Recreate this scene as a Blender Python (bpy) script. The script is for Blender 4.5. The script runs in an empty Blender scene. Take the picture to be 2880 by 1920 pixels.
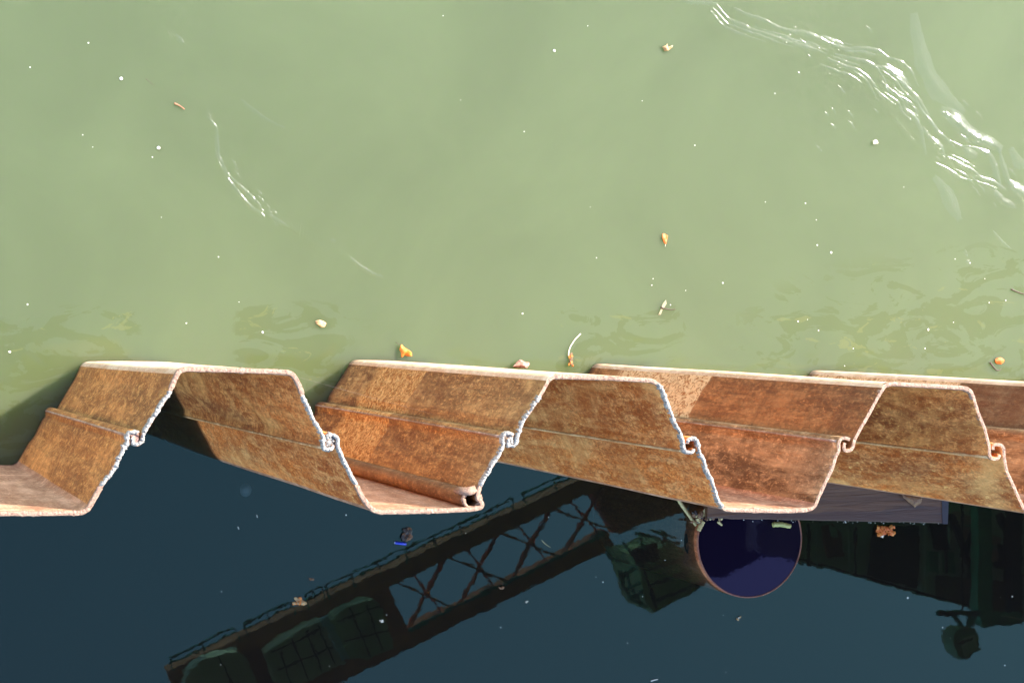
import bpy, math, random
import numpy as np
from mathutils import Vector, Matrix, noise

# ------------------------------------------------------------------ camera, sky, sun, exposure
S = bpy.context.scene
F = 5700.0                      # focal length in photo pixels (2880 wide)
NAD = (-470.0, 915.0)           # where verticals converge in the photo
HC = 10.0                       # camera height above the water
TOP = 3.0                       # sheet pile tops above the water
_d = np.array([NAD[0] - 1440, 960 - NAD[1], -F], float); _d /= np.linalg.norm(_d)
_up = -_d; _x = np.array([1, 0, 0.]) - _up * _up[0]; _x /= np.linalg.norm(_x); _y = np.cross(_up, _x)
R = np.stack([_x, _y, _up])
cam = bpy.data.cameras.new('camera'); cam_o = bpy.data.objects.new('camera', cam); S.collection.objects.link(cam_o)
cam.sensor_width = 36; cam.lens = 36 * F / 2880; cam.clip_start = .1; cam.clip_end = 2000
M = Matrix([[R[i][j] for j in range(3)] for i in range(3)]).to_4x4(); M.translation = (0, 0, HC)
cam_o.matrix_world = M; S.camera = cam_o

SUN_EL, SUN_AZ = math.radians(39.5), math.radians(33)     # azimuth counted from +x towards +y
w = bpy.data.worlds.new('World'); S.world = w; w.use_nodes = True
wn = w.node_tree; bg = wn.nodes['Background']; bg.inputs['Strength'].default_value = .14
sky = wn.nodes.new('ShaderNodeTexSky'); sky.sky_type = 'NISHITA'; sky.sun_disc = False
sky.sun_elevation = SUN_EL; sky.sun_rotation = math.pi / 2 - SUN_AZ
wn.links.new(sky.outputs[0], bg.inputs[0])
sl = bpy.data.lights.new('sun', 'SUN'); sl.energy = 3.3; sl.angle = math.radians(.5); sl.color = (1, .94, .85)
so = bpy.data.objects.new('sun', sl); S.collection.objects.link(so)
sdir = Vector((math.cos(SUN_EL) * math.cos(SUN_AZ), math.cos(SUN_EL) * math.sin(SUN_AZ), math.sin(SUN_EL)))
so.rotation_euler = sdir.to_track_quat('Z', 'Y').to_euler()
S.view_settings.view_transform = 'Standard'; S.view_settings.look = 'None'
S.view_settings.exposure = 2.3; S.view_settings.gamma = 1
S.cycles.max_bounces = 8; S.cycles.caustics_reflective = False; S.cycles.caustics_refractive = False

random.seed(7); rng = random.Random(11)

# ------------------------------------------------------------------ helpers
def P(px, py, z=0.0):
    """point of the place seen at photo pixel (px, py) on the level z"""
    r = R @ np.array([px - 1440, 960 - py, -F]); t = (z - HC) / r[2]
    return Vector((r[0] * t, r[1] * t, z))
def MP(px, py, h):
    """point at height h whose mirror image in calm water is seen at (px, py)"""
    v = P(px, py, -h); return Vector((v.x, v.y, h))

def mesh(name, vs, fs, mats=(), parent=None, smooth=False, midx=None):
    me = bpy.data.meshes.new(name); me.from_pydata([tuple(v) for v in vs], [], fs); me.update()
    for m in (mats if isinstance(mats, (list, tuple)) else [mats]): me.materials.append(m)
    if smooth: me.polygons.foreach_set('use_smooth', [True] * len(me.polygons))
    if midx is not None: me.polygons.foreach_set('material_index', midx)
    o = bpy.data.objects.new(name, me); S.collection.objects.link(o)
    if parent: o.parent = parent
    return o
def tag(o, label=None, cat=None, group=None, kind=None):
    if label: o['label'] = label
    if cat: o['category'] = cat
    if group: o['group'] = group
    if kind: o['kind'] = kind
    return o
def empty(name, label, cat, group=None):
    o = bpy.data.objects.new(name, None); o.empty_display_size = .1; S.collection.objects.link(o)
    return tag(o, label, cat, group)

class MB:
    def __init__(s): s.v = []; s.f = []
    def add(s, vs, fs):
        n = len(s.v); s.v += [Vector(v) for v in vs]; s.f += [tuple(i + n for i in f) for f in fs]
    def prism(s, pts, z0, z1):
        n = len(pts); a = sum(pts[i][0] * pts[(i + 1) % n][1] - pts[(i + 1) % n][0] * pts[i][1] for i in range(n))
        if a < 0: pts = list(pts)[::-1]
        s.add([(p[0], p[1], z0) for p in pts] + [(p[0], p[1], z1) for p in pts],
              [tuple(range(n))[::-1], tuple(range(n, 2 * n))] + [(i, (i + 1) % n, n + (i + 1) % n, n + i) for i in range(n)])
    def tube(s, path, r, n=8, wob=0, seed=0):
        """r: number or function of ring index"""
        path = [Vector(p) for p in path]; base = len(s.v); k = len(path); ref = None
        for i, p in enumerate(path):
            t = (path[min(i + 1, k - 1)] - path[max(i - 1, 0)]).normalized()
            if ref is None: ref = t.orthogonal().normalized()
            ref = (ref - t * ref.dot(t)).normalized(); b = t.cross(ref)
            rr = r(i) if callable(r) else r
            for j in range(n):
                a = 2 * math.pi * j / n
                q = rr * (1 + wob * noise.noise(Vector((i * .7, j * 1.3, seed * 7.1)))) if wob else rr
                s.v.append(p + (ref * math.cos(a) + b * math.sin(a)) * q)
        for i in range(k - 1):
            for j in range(n):
                a = base + i * n + j; c = base + i * n + (j + 1) % n
                s.f.append((a, c, c + n, a + n))
        s.f.append(tuple(base + j for j in range(n))[::-1]); s.f.append(tuple(base + (k - 1) * n + j for j in range(n)))
    def build(s, name, mats, parent=None, smooth=False): return mesh(name, s.v, s.f, mats, parent, smooth)

def resample(pts, step):
    pts = [Vector(p) for p in pts]; L = [0]
    for a, b in zip(pts, pts[1:]): L.append(L[-1] + (b - a).length)
    n = max(2, int(L[-1] / step)); out = []; k = 0
    for i in range(n + 1):
        d = L[-1] * i / n
        while k < len(L) - 2 and L[k + 1] < d: k += 1
        t = (d - L[k]) / max(1e-9, L[k + 1] - L[k]); out.append(pts[k].lerp(pts[k + 1], t))
    return out
def smoothp(pts, n, ends=True):
    pts = list(pts)
    for _ in range(n): pts = [pts[0]] + [(pts[i - 1] + pts[i] * 2 + pts[i + 1]) / 4 for i in range(1, len(pts) - 1)] + [pts[-1]]
    return pts

# ------------------------------------------------------------------ node helper and materials
class NT:
    def __init__(s, name):
        s.m = bpy.data.materials.new(name); s.m.use_nodes = True; s.t = s.m.node_tree; s.t.nodes.clear()
        s.out = s.t.nodes.new('ShaderNodeOutputMaterial')
    def n(s, typ, ins=None, **kw):
        x = s.t.nodes.new('ShaderNode' + typ)
        for k, v in kw.items(): setattr(x, k, v)
        for k, v in (ins or {}).items(): s.set(x, k, v)
        return x
    def set(s, x, k, v):
        sock = x.inputs[k]
        if isinstance(v, bpy.types.NodeSocket): s.t.links.new(v, sock)
        elif hasattr(v, 'outputs'): s.t.links.new(v.outputs[0], sock)
        else: sock.default_value = v
    def math(s, op, a, b=0.0, c=None, clamp=False):
        ins = {0: a, 1: b}
        if c is not None: ins[2] = c
        return s.n('Math', ins, operation=op, use_clamp=clamp).outputs[0]
    def pos(s): return s.n('NewGeometry').outputs['Position']
    def vmul(s, v, k): return s.n('VectorMath', {0: v, 1: k}, operation='MULTIPLY').outputs[0]
    def noise(s, v, sc, det=4, rough=.55, dist=0, out=0):
        return s.n('TexNoise', {'Vector': v, 'Scale': sc, 'Detail': det, 'Roughness': rough, 'Distortion': dist}).outputs[out]
    def ramp(s, f, stops, interp='LINEAR'):
        r = s.n('ValToRGB', {0: f}); r.color_ramp.interpolation = interp; e = r.color_ramp.elements
        while len(e) < len(stops): e.new(.5)
        for i, (p, c) in enumerate(stops):
            e[i].position = p; e[i].color = (c, c, c, 1) if isinstance(c, (int, float)) else (*c, 1)
        return r.outputs[0]
    def mix(s, f, a, b, blend='MIX'):
        m = s.n('Mix', data_type='RGBA', blend_type=blend)
        for k, v in ((0, f), (6, a), (7, b)):
            if isinstance(v, tuple): v = (*v, 1) if len(v) == 3 else v
            s.set(m, k, v)
        return m.outputs[2]
    def mapr(s, v, a, b, c=0.0, d=1.0, smooth=False):
        return s.n('MapRange', {0: v, 1: a, 2: b, 3: c, 4: d}, interpolation_type='SMOOTHSTEP' if smooth else 'LINEAR').outputs[0]
    def fin(s, base, rough=.7, bump=None, bd=.002, bs=1.0, **kw):
        p = s.n('BsdfPrincipled', {'Base Color': (*base, 1) if isinstance(base, tuple) else base, 'Roughness': rough})
        for k, v in kw.items(): s.set(p, k, v)
        if bump is not None:
            b = s.n('Bump', {'Height': bump, 'Distance': bd, 'Strength': bs}); s.set(p, 'Normal', b)
        s.set(s.out, 0, p); return s.m

def rust(name, base, dark, light, spot=(.075, .026, .008), seed=0.0, band=None, grey=.35, gcol=(.20, .11, .055), rough_spots=.5, wet=0.10):
    """rusted steel plate; band = (low, high, colour, contrast, spot amount): a paler mottled belt between two heights"""
    t = NT(name); p = t.n('VectorMath', {0: t.pos(), 1: (seed * 3.1, seed * 1.7, seed * .9)}, operation='ADD').outputs[0]
    vert = t.vmul(p, (1, 1, .14)); z = t.n('SeparateXYZ', {0: t.pos()}).outputs[2]
    big = t.noise(vert, 3.0, 3, .6); mid = t.noise(t.vmul(p, (1, 1, .3)), 22, 5, .7, .5); fine = t.noise(t.vmul(p, (1, 1, .4)), 75, 6, .8, .6)
    c = t.mix(t.ramp(big, [(.35, 0), (.65, 1)]), base, dark)
    c = t.mix(t.math('MULTIPLY', t.ramp(mid, [(.45, 0), (.66, 1)]), .8), c, light)
    c = t.mix(t.math('MULTIPLY', t.ramp(t.noise(vert, 6, 4, .6, 1.2), [(.5, 0), (.68, 1)]), grey), c, gcol)
    # dark specks and light grit
    c = t.mix(t.math('MULTIPLY', t.ramp(fine, [(.49, 0), (.57, 1)]), rough_spots), c, spot)
    c = t.mix(t.math('MULTIPLY', t.ramp(fine, [(.34, 1), (.45, 0)]), .7), c, tuple(min(1, x * 1.7) for x in light))
    # worn pale patches, then runs that follow the plate downwards
    worn = t.math('MULTIPLY', t.ramp(t.noise(t.vmul(p, (1.6, 1.6, .45)), 2.6, 6, .68, .8), [(.5, 0), (.64, 1)]), .55)
    c = t.mix(worn, c, tuple(min(1, x * 1.25) for x in light))
    tide = t.noise(t.vmul(p, (38, 38, 1.1)), 1.0, 6, .72, .5); where = t.ramp(t.noise(t.vmul(p, (2, 2, .6)), 1.3, 3, .6), [(.4, .1), (.6, 1)])
    c = t.mix(t.math('MULTIPLY', t.math('MULTIPLY', t.ramp(tide, [(.48, 0), (.62, 1)]), where), .5), c, dark)
    c = t.mix(t.math('MULTIPLY', t.math('MULTIPLY', t.ramp(tide, [(.33, 1), (.45, 0)]), where), .4), c, light)
    # level marks left by the water
    lev = t.noise(t.vmul(p, (.4, .4, 7)), 1.0, 4, .65, .3)
    c = t.mix(t.math('MULTIPLY', t.ramp(lev, [(.5, 0), (.6, 1)]), .35), c, dark)
    h = t.math('ADD', t.math('MULTIPLY', mid, .7), t.math('MULTIPLY', fine, .6))
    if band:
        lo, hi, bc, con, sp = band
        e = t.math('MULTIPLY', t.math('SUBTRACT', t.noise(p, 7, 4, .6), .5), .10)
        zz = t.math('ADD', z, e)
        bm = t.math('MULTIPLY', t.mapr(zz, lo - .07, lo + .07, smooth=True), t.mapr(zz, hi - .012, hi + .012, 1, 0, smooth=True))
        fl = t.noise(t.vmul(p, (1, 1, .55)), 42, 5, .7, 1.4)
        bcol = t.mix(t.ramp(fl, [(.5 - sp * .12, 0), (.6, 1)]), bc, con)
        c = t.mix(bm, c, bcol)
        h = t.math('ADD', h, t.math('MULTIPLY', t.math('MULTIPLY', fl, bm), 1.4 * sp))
    # wet foot of the plate
    wm = 1.0 if wet is None else t.mapr(t.math('ADD', z, t.math('MULTIPLY', t.noise(p, 9, 3), .04)), wet * .4, wet, .25, 1, smooth=True)
    c = t.mix(wm, tuple(x * .3 for x in dark), c)
    return t.fin(c, .62, h, .010, 1.0, **{'Specular IOR Level': .3})

def plain(name, col, rough=.7, var=.35, sc=20, metal=0, bd=.002):
    t = NT(name); p = t.pos(); f = t.noise(p, sc, 5, .65)
    c = t.mix(t.ramp(f, [(.3, 0), (.7, 1)]), tuple(x * (1 - var) for x in col), tuple(min(1, x * (1 + var)) for x in col))
    return t.fin(c, rough, f, bd, .7, Metallic=metal)

BR = (.34, .168, .058); DK = (.13, .034, .008); LT = (.58, .33, .12)
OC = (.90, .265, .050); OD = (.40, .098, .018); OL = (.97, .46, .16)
R_brown = rust('rust_brown_plate', (.29, .145, .058), (.11, .046, .018), (.56, .34, .17), seed=1)
R_first = rust('rust_warm_plate', (.50, .19, .045), (.24, .08, .022), (.76, .36, .11), seed=2, grey=.25)
R_band = rust('rust_plate_with_mottled_belt', BR, DK, LT, seed=3, band=(.62, 1.42, (.78, .46, .17), (.30, .10, .015), 1.0))
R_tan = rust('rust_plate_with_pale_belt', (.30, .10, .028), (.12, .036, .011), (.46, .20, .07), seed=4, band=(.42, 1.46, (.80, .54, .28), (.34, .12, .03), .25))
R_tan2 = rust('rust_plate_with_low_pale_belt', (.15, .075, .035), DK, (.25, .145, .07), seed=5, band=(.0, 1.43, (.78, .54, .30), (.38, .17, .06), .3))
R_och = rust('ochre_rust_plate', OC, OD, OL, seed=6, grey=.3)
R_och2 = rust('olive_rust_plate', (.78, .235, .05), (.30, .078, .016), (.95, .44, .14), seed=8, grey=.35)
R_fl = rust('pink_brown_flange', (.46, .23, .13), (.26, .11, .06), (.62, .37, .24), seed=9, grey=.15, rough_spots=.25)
R_front = rust('sunlit_tone_front_flange', (.80, .53, .33), (.62, .36, .20), (.88, .64, .44), seed=10, grey=.1, rough_spots=.12)  # paler rust copy, sunlight on the front flange put into its colour
R_pipe = rust('rust_tube', (.22, .10, .042), (.12, .05, .02), (.34, .18, .08), seed=12, grey=.2)

def edge_mat(name, a, b, c3, bd, seed=0):
    t = NT(name); p = t.pos(); f = t.noise(p, 60, 4, .6); g = t.noise(t.vmul(p, (1, 1, .1)), 190, 3, .6, .5)
    c = t.mix(t.ramp(f, [(.35, 0), (.65, 1)]), a, b)
    c = t.mix(t.math('MULTIPLY', t.ramp(g, [(.52, 0), (.64, 1)]), .75), c, c3)
    return t.fin(c, .55, g, bd, 1.0)
E_silver = edge_mat('torch_cut_bare_steel', (.39, .355, .30), (.22, .20, .18), (.035, .03, .035), .005)
E_pink = edge_mat('rust_pink_cut_edge', (.30, .185, .12), (.21, .115, .07), (.08, .03, .018), .003)
E_dark = plain('joint_gap_rust', (.05, .025, .02))

# ------------------------------------------------------------------ sheet pile wall
# centre line of every U pile's cut top, traced left to right in photo pixels, lying on the level z = TOP
PITCH = P(2490, 1080, TOP) - P(1550, 1056, TOP)
def hookL_low(cx, cy):  return [(cx - 19, cy + 16), (cx - 21, cy - 4), (cx - 15, cy - 17), (cx, cy - 20), (cx + 11, cy - 14)]
def hookL_up(cx, cy):   return [(cx - 3, cy - 5), (cx - 8, cy + 6), (cx - 3, cy + 18), (cx + 10, cy + 17), (cx + 20, cy + 9), (cx + 22, cy - 10)]
def hookR_up(cx, cy):   return [(cx - 20, cy - 14), (cx - 20, cy + 10), (cx - 13, cy + 20), (cx + 6, cy + 20), (cx + 9, cy + 8)]
def hookR_low(cx, cy):  return [(cx - 10, cy - 6), (cx - 9, cy - 19), (cx + 2, cy - 21), (cx + 16, cy - 19), (cx + 21, cy - 8), (cx + 21, cy + 12)]
def W(pts): return [P(x, y, TOP) for x, y in pts]
K = {1: (379, 1233), 2: (929, 1243), 3: (1434, 1237), 4: (1943, 1253), 5: (2380, 1250), 6: (2803, 1270)}
piles = {
 'A': W([(-560, 1235), (-500, 1355), (-452, 1440), (-430, 1446), (-200, 1446), (100, 1444), (228, 1443), (248, 1432), (262, 1408), (289, 1360), (317, 1325), (338, 1280), (352, 1254)] + hookL_low(*K[1])),
 'B': W(hookL_up(*K[1]) + [(408, 1212), (420, 1192), (448, 1147), (479, 1099), (494, 1062), (504, 1044), (520, 1038), (654, 1041), (800, 1046), (820, 1049), (832, 1062), (845, 1091), (855, 1122), (875, 1167), (893, 1201)] + hookR_up(*K[2])),
 'C': W(hookR_low(*K[2]) + [(965, 1291), (982, 1325), (1003, 1363), (1017, 1394), (1037, 1421), (1050, 1435), (1070, 1440), (1151, 1439), (1254, 1436), (1330, 1432), (1355, 1427), (1358, 1416), (1344, 1400), (1345, 1385), (1352, 1366), (1369, 1332), (1396, 1291)] + hookL_low(*K[3])),
 'D': W(hookL_up(*K[3]) + [(1469, 1187), (1493, 1153), (1520, 1112), (1536, 1084), (1545, 1066), (1562, 1059), (1713, 1063), (1834, 1070), (1852, 1078), (1866, 1100), (1885, 1156), (1906, 1205)] + hookR_up(*K[4])),
 'E': W(hookR_low(*K[4]) + [(1978, 1297), (1996, 1339), (2012, 1387), (2024, 1418), (2038, 1431), (2060, 1434), (2218, 1437), (2275, 1434), (2292, 1425), (2303, 1397), (2321, 1359), (2342, 1315), (2352, 1282)] + hookL_low(*K[5])),
 'F': W(hookL_up(*K[5]) + [(2421, 1204), (2445, 1163), (2469, 1118), (2483, 1094), (2492, 1083), (2510, 1079), (2631, 1086), (2712, 1091), (2731, 1099), (2739, 1118), (2751, 1160), (2770, 1204)] + hookR_up(*K[6])),
}
piles['G'] = W(hookR_low(*K[6])) + W([(2831, 1322), (2851, 1366), (2869, 1408), (2882, 1435), (2900, 1443), (3100, 1447)]) + [p + PITCH for p in piles['E'][12:]]
for a, b in (('H', 'F'), ('I', 'G'), ('J', 'H'), ('K', 'I'), ('L', 'J'), ('M', 'K'), ('N', 'L'), ('O', 'M')): piles[a] = [p + PITCH for p in piles[b]]
order = 'ABCDEFGHIJKLMNO'
def lean(x):
    xs = [P(px, 1200, TOP).x for px in (400, 1058, 1550, 2483, 3400)]
    f = lambda v: float(np.interp(x, xs, v))
    return Vector((f([.02, .0, .0, -.065, -.18]), f([-.036, -.008, .006, .02, .02]), 0))
TH = .0125
ZL = [TOP, TOP - .012, TOP - .05, TOP - .2, 2.4, 1.8, 1.2, .6, .2, 0, -.4, -1.6]
def offset(pts, d):
    out = []
    for i, p in enumerate(pts):
        t = (pts[min(i + 1, len(pts) - 1)] - pts[max(i - 1, 0)]); t.z = 0; t.normalize()
        out.append(p + Vector((-t.y, t.x, 0)) * d)
    return out
def ragged(p, amp): return amp * (noise.noise(p * 55) + .5 * noise.noise(p * 140))
def make_sheet(path, key, mats, parent):
    """mats: (left web, flange, right web) indices chosen by arc position"""
    c = smoothp(resample(path, .007), 2); n = len(c)
    L, Rr = offset(c, TH / 2), offset(c, -TH / 2); loop = L + Rr[::-1]; m = len(loop); vs = []; fs = []; mi = []
    # arc positions of the two corners
    ys = [p.y for p in c]; up = key in 'BDFHJLN'
    ext = max(ys) if up else min(ys); tol = .02
    fl = [i for i in range(n) if abs(ys[i] - ext) < tol]; f0, f1 = fl[0], fl[-1]
    def zone(i): return 0 if i < f0 else (1 if i <= f1 else 2)
    for z in ZL:
        for q in loop:
            k = (TOP - z) / TOP; v = q + lean(q.x) * k
            zz = z + (ragged(Vector((q.x, q.y, 1)), .0035) if z > TOP - .02 else 0)
            wv = .004 * noise.noise(Vector((q.x * 3, q.y * 3, z * 1.2 + ord(key))))
            vs.append((v.x, v.y + (wv if z < TOP else 0), zz))
    for r in range(len(ZL) - 1):
        for i in range(m):
            j = (i + 1) % m
            fs.append((r * m + i, (r + 1) * m + i, (r + 1) * m + j, r * m + j)); ci = i if i < n else m - 1 - i
            mi.append(zone(ci))
    for i in range(n - 1):       # cut top
        fs.append((i, i + 1, m - 2 - i, m - 1 - i)); mi.append(3)
    o = mesh('steel_sheet', vs, fs, mats, parent, True, mi)
    o.data.polygons.foreach_set('use_smooth', [k < (len(ZL) - 1) * m for k in range(len(o.data.polygons))])
    return o, c
def near_idx(c, px, py):
    p = P(px, py, TOP); return min(range(len(c)), key=lambda i: (c[i] - p).length)
def bead(c, i0, i1, kind, parent, seed):
    """ragged torch-cut lip lying along the cut top, ribbed across by the flame"""
    if i1 - i0 < 2: return
    seg = resample(c[i0:i1 + 1], .003); n = len(seg); m = MB(); silver = kind == 'silver'
    NJ = 9; base = []
    for i, p in enumerate(seg):
        t = (seg[min(i + 1, n - 1)] - seg[max(i - 1, 0)]).normalized(); s = Vector((-t.y, t.x, 0))
        if silver:
            nick = max(0, noise.noise(Vector((i * .55, seed, 5)))) ** .7
            wd = .0075 + .0025 * noise.noise(Vector((i * .22, seed, 1))) + .0025 * noise.noise(Vector((i * .6, seed, 2)))
            if noise.noise(Vector((i * .21, seed, 9))) > .45: wd += .004
            hg = .012 - .009 * nick + .004 * noise.noise(Vector((i * .3, seed, 3))); off = .004 * noise.noise(Vector((i * .08, seed, 7))) + .002 * noise.noise(Vector((i * .4, seed, 8)))
        else:
            wd = (.0060 if kind == 'thin' else .0092) + .0012 * noise.noise(Vector((i * .3, seed, 1))); hg = .005 + .0022 * noise.noise(Vector((i * .45, seed, 3))); off = .001 * noise.noise(Vector((i * .1, seed, 7)))
            if noise.noise(Vector((i * .12, seed, 19))) > .45: wd += .002
        fade = min(1, (i + 1) / 4, (n - i) / 4); wd *= .6 + .4 * fade; hg *= fade
        for j in range(NJ):
            a = math.pi * j / (NJ - 1); rid = 1 + (.22 if silver else .12) * noise.noise(Vector((i * .5, j * .8, seed)))
            m.v.append(p + s * (math.cos(a) * wd * rid + off) + Vector((0, 0, math.sin(a) * hg * rid - .004 + (-.014 if j in (0, NJ - 1) else 0))))
    for i in range(n - 1):
        for j in range(NJ - 1):
            a = i * NJ + j; m.f.append((a, a + NJ, a + NJ + 1, a + 1))
    o = m.build('melted_cut_edge' if silver else 'cut_edge', E_silver if silver else E_pink, parent, True)
    tag(o, 'silvery ragged torch-cut edge' if silver else 'pinkish rusty cut edge')
    return o
spec = {  # labels, (left web, flange, right web) materials, edge kinds [(from px, to px, kind)]
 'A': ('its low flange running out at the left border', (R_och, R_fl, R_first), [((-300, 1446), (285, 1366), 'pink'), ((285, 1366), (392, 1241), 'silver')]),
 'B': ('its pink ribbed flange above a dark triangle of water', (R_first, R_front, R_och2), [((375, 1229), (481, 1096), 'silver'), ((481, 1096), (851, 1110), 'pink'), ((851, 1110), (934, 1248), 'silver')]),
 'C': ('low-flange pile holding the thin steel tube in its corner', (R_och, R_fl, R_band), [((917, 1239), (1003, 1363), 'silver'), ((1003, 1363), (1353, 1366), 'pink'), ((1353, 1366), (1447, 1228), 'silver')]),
 'D': ('high flange and mottled orange belt, right of the thin tube', (R_band, R_front, R_och), [((1430, 1233), (1520, 1112), 'silver'), ((1560, 1059), (1850, 1077), 'pink'), ((1850, 1077), (1947, 1257), 'silver')]),
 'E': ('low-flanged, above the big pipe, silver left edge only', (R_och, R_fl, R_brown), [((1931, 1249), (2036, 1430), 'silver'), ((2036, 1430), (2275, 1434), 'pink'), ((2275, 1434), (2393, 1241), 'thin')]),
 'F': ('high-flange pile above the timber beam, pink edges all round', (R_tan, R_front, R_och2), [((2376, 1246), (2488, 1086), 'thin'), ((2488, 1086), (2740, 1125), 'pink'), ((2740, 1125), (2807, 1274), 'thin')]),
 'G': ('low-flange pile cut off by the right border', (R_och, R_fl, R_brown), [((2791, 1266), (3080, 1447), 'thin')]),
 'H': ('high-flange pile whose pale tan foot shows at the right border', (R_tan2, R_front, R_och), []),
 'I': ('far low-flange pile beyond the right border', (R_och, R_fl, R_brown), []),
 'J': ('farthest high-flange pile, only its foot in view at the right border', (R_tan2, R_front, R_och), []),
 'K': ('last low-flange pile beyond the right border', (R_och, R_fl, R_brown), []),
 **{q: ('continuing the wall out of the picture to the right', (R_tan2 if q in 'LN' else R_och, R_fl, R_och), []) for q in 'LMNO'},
}
centres = {}
for k in order:
    lab, mats, edges = spec[k]
    root = empty('sheet_pile', 'rusty steel sheet pile, ' + lab, 'sheet pile', 'steel sheet piles of the wall')
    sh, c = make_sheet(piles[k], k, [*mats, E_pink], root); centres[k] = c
    for q, (a, b, kind) in enumerate(edges): bead(c, near_idx(c, *a), near_idx(c, *b), kind, root, ord(k) * 3.3 + q)
    root_loc = c[len(c) // 2].copy(); root_loc.z = 0
    root.location = root_loc
    for ch in root.children: ch.location = -root_loc

def slag(kn, kind, seed):
    cx, cy = K[kn]; c = P(cx, cy, TOP); m = MB(); g = 13; h = .0175
    for j in range(g):
        for i in range(g):
            x = (i / (g - 1) * 2 - 1) * h; y = (j / (g - 1) * 2 - 1) * h
            zz = -.004 + .011 * noise.noise(Vector((x * 70, y * 120, seed))) + .004 * noise.noise(Vector((x * 260, y * 260, seed)))
            if max(abs(x), abs(y)) > h * .98: zz = -.03
            m.v.append(Vector((x, y, zz)))
    m.f = [(j * g + i, j * g + i + 1, (j + 1) * g + i + 1, (j + 1) * g + i) for j in range(g - 1) for i in range(g - 1)]
    root = [o for o in bpy.data.objects if o.name.startswith('sheet_pile')][kn]
    o = m.build('slag_plug', E_slagb if kind == 'brown' else E_silver, root, True); o.location = c - root.location
    tag(o, 'melted slag filling the interlock')
E_slagb = edge_mat('brown_slag', (.34, .22, .18), (.22, .11, .08), (.06, .03, .025), .004)
slag(1, 'brown', 1); slag(2, 'silver', 2); slag(3, 'silver', 3)

PALE_SEAM = rust('pale_joint_lip', (.80, .50, .22), (.45, .22, .08), (.9, .62, .34), seed=21, grey=.1, rough_spots=.3)
GREY_SEAM = rust('grey_joint_lip', (.42, .28, .20), (.2, .11, .07), (.55, .40, .30), seed=22, grey=.3, rough_spots=.3)
roots = [o for o in bpy.data.objects if o.name.startswith('sheet_pile')]
for kn, (cx, cy) in K.items():
    L_ = kn in (1, 3, 5); a = P(cx - 22, cy - 9, TOP) if L_ else P(cx - 21, cy + 16, TOP); own = roots[kn - 1]; m = MB()
    zs_ = [2.985 - i * .06 for i in range(51)]
    m.tube([Vector((a.x, a.y, 0)) + lean(a.x) * ((TOP - z_) / TOP) + Vector((.0015 * noise.noise(Vector((z_ * 4, kn, 0))), 0, z_)) for z_ in zs_], lambda i: .0055 + .0018 * noise.noise(Vector((i * .8, kn, 2))), 6)
    o = m.build('joint_lip', GREY_SEAM if L_ else PALE_SEAM, own, True); o.location = -own.location

# ------------------------------------------------------------------ water
# wall line at the water level, left to right (keeps x increasing)
wl_px = []
for k in order:
    c = centres[k]; s0 = 12; wl_px += [p + lean(p.x) for p in c[s0:-s0:4]]
wl = [wl_px[0]]
for p in wl_px[1:]:
    if p.x > wl[-1].x + .004: wl.append(p)
WX = [p.x for p in wl]; WY = [p.y for p in wl]
def ywall(x): return float(np.interp(x, WX, WY))

# ripple lines in photo pixels: (points, half width, strength)
rip = [
 ([(1940, -20), (2010, 35), (2060, 60), (2180, 105), (2340, 150)], .022, 2.6),
 ([(2100, -20), (2200, 60), (2300, 100)], .03, 1.7),
 ([(2650, 310), (2700, 345), (2760, 400), (2805, 420)], .016, 3.2),
 ([(2800, 430), (2815, 480), (2850, 520), (2880, 560)], .016, 2.4),
 ([(2560, 330), (2620, 400), (2680, 430), (2740, 500), (2790, 520), (2830, 590)], .02, 1.4),
 ([(2600, 560), (2660, 540), (2700, 600)], .03, .9),
 ([(2300, 110), (2400, 170), (2500, 190), (2560, 240)], .02, 1.4),
 ([(1940, -20), (2060, 60), (2180, 105), (2340, 150), (2480, 180), (2570, 265), (2640, 380), (2700, 470), (2790, 560), (2900, 610)], .055, 1.5),
 ([(2240, 150), (2330, 200), (2440, 250), (2510, 330), (2560, 400), (2650, 450), (2760, 500), (2840, 540)], .04, 1.35),
 ([(2590, 170), (2640, 280), (2700, 335), (2790, 410), (2840, 470), (2900, 540)], .022, 1.6),
 ([(2440, 280), (2560, 360), (2620, 470), (2690, 610)], .035, 1.25),
 ([(590, 330), (606, 370), (612, 440), (640, 505), (690, 570), (760, 610), (830, 650), (900, 700)], .020, 2.8),
 ([(680, 275), (740, 320), (800, 360)], .010, 2.2),
 ([(980, 715), (1030, 770), (1100, 775)], .014, 2.2),
 ([(460, 80), (515, 118)], .008, 2.4),
 ([(2660, 900), (2720, 720), (2700, 760), (2790, 900), (2880, 960)], .12, .30),
]
rlines = [([P(x, y, 0) for x, y in pts], wd, st) for pts, wd, st in rip]
def ripple_at(x, y):
    best = (0, 0, 0)
    for pts, wd, st in rlines:
        al = 0
        for a, b in zip(pts, pts[1:]):
            d = b - a; L = d.length; t = ((x - a.x) * d.x + (y - a.y) * d.y) / (L * L); tt = min(1, max(0, t))
            qx, qy = a.x + d.x * tt, a.y + d.y * tt; ds = math.hypot(x - qx, y - qy)
            if ds < wd * 2.2:
                sgn = 1 if d.x * (y - a.y) - d.y * (x - a.x) > 0 else -1
                m = st * math.exp(-(ds / wd) ** 2)
                if m > best[0]: best = (m, sgn * ds, al + L * tt)
            al += L
    return best

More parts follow.
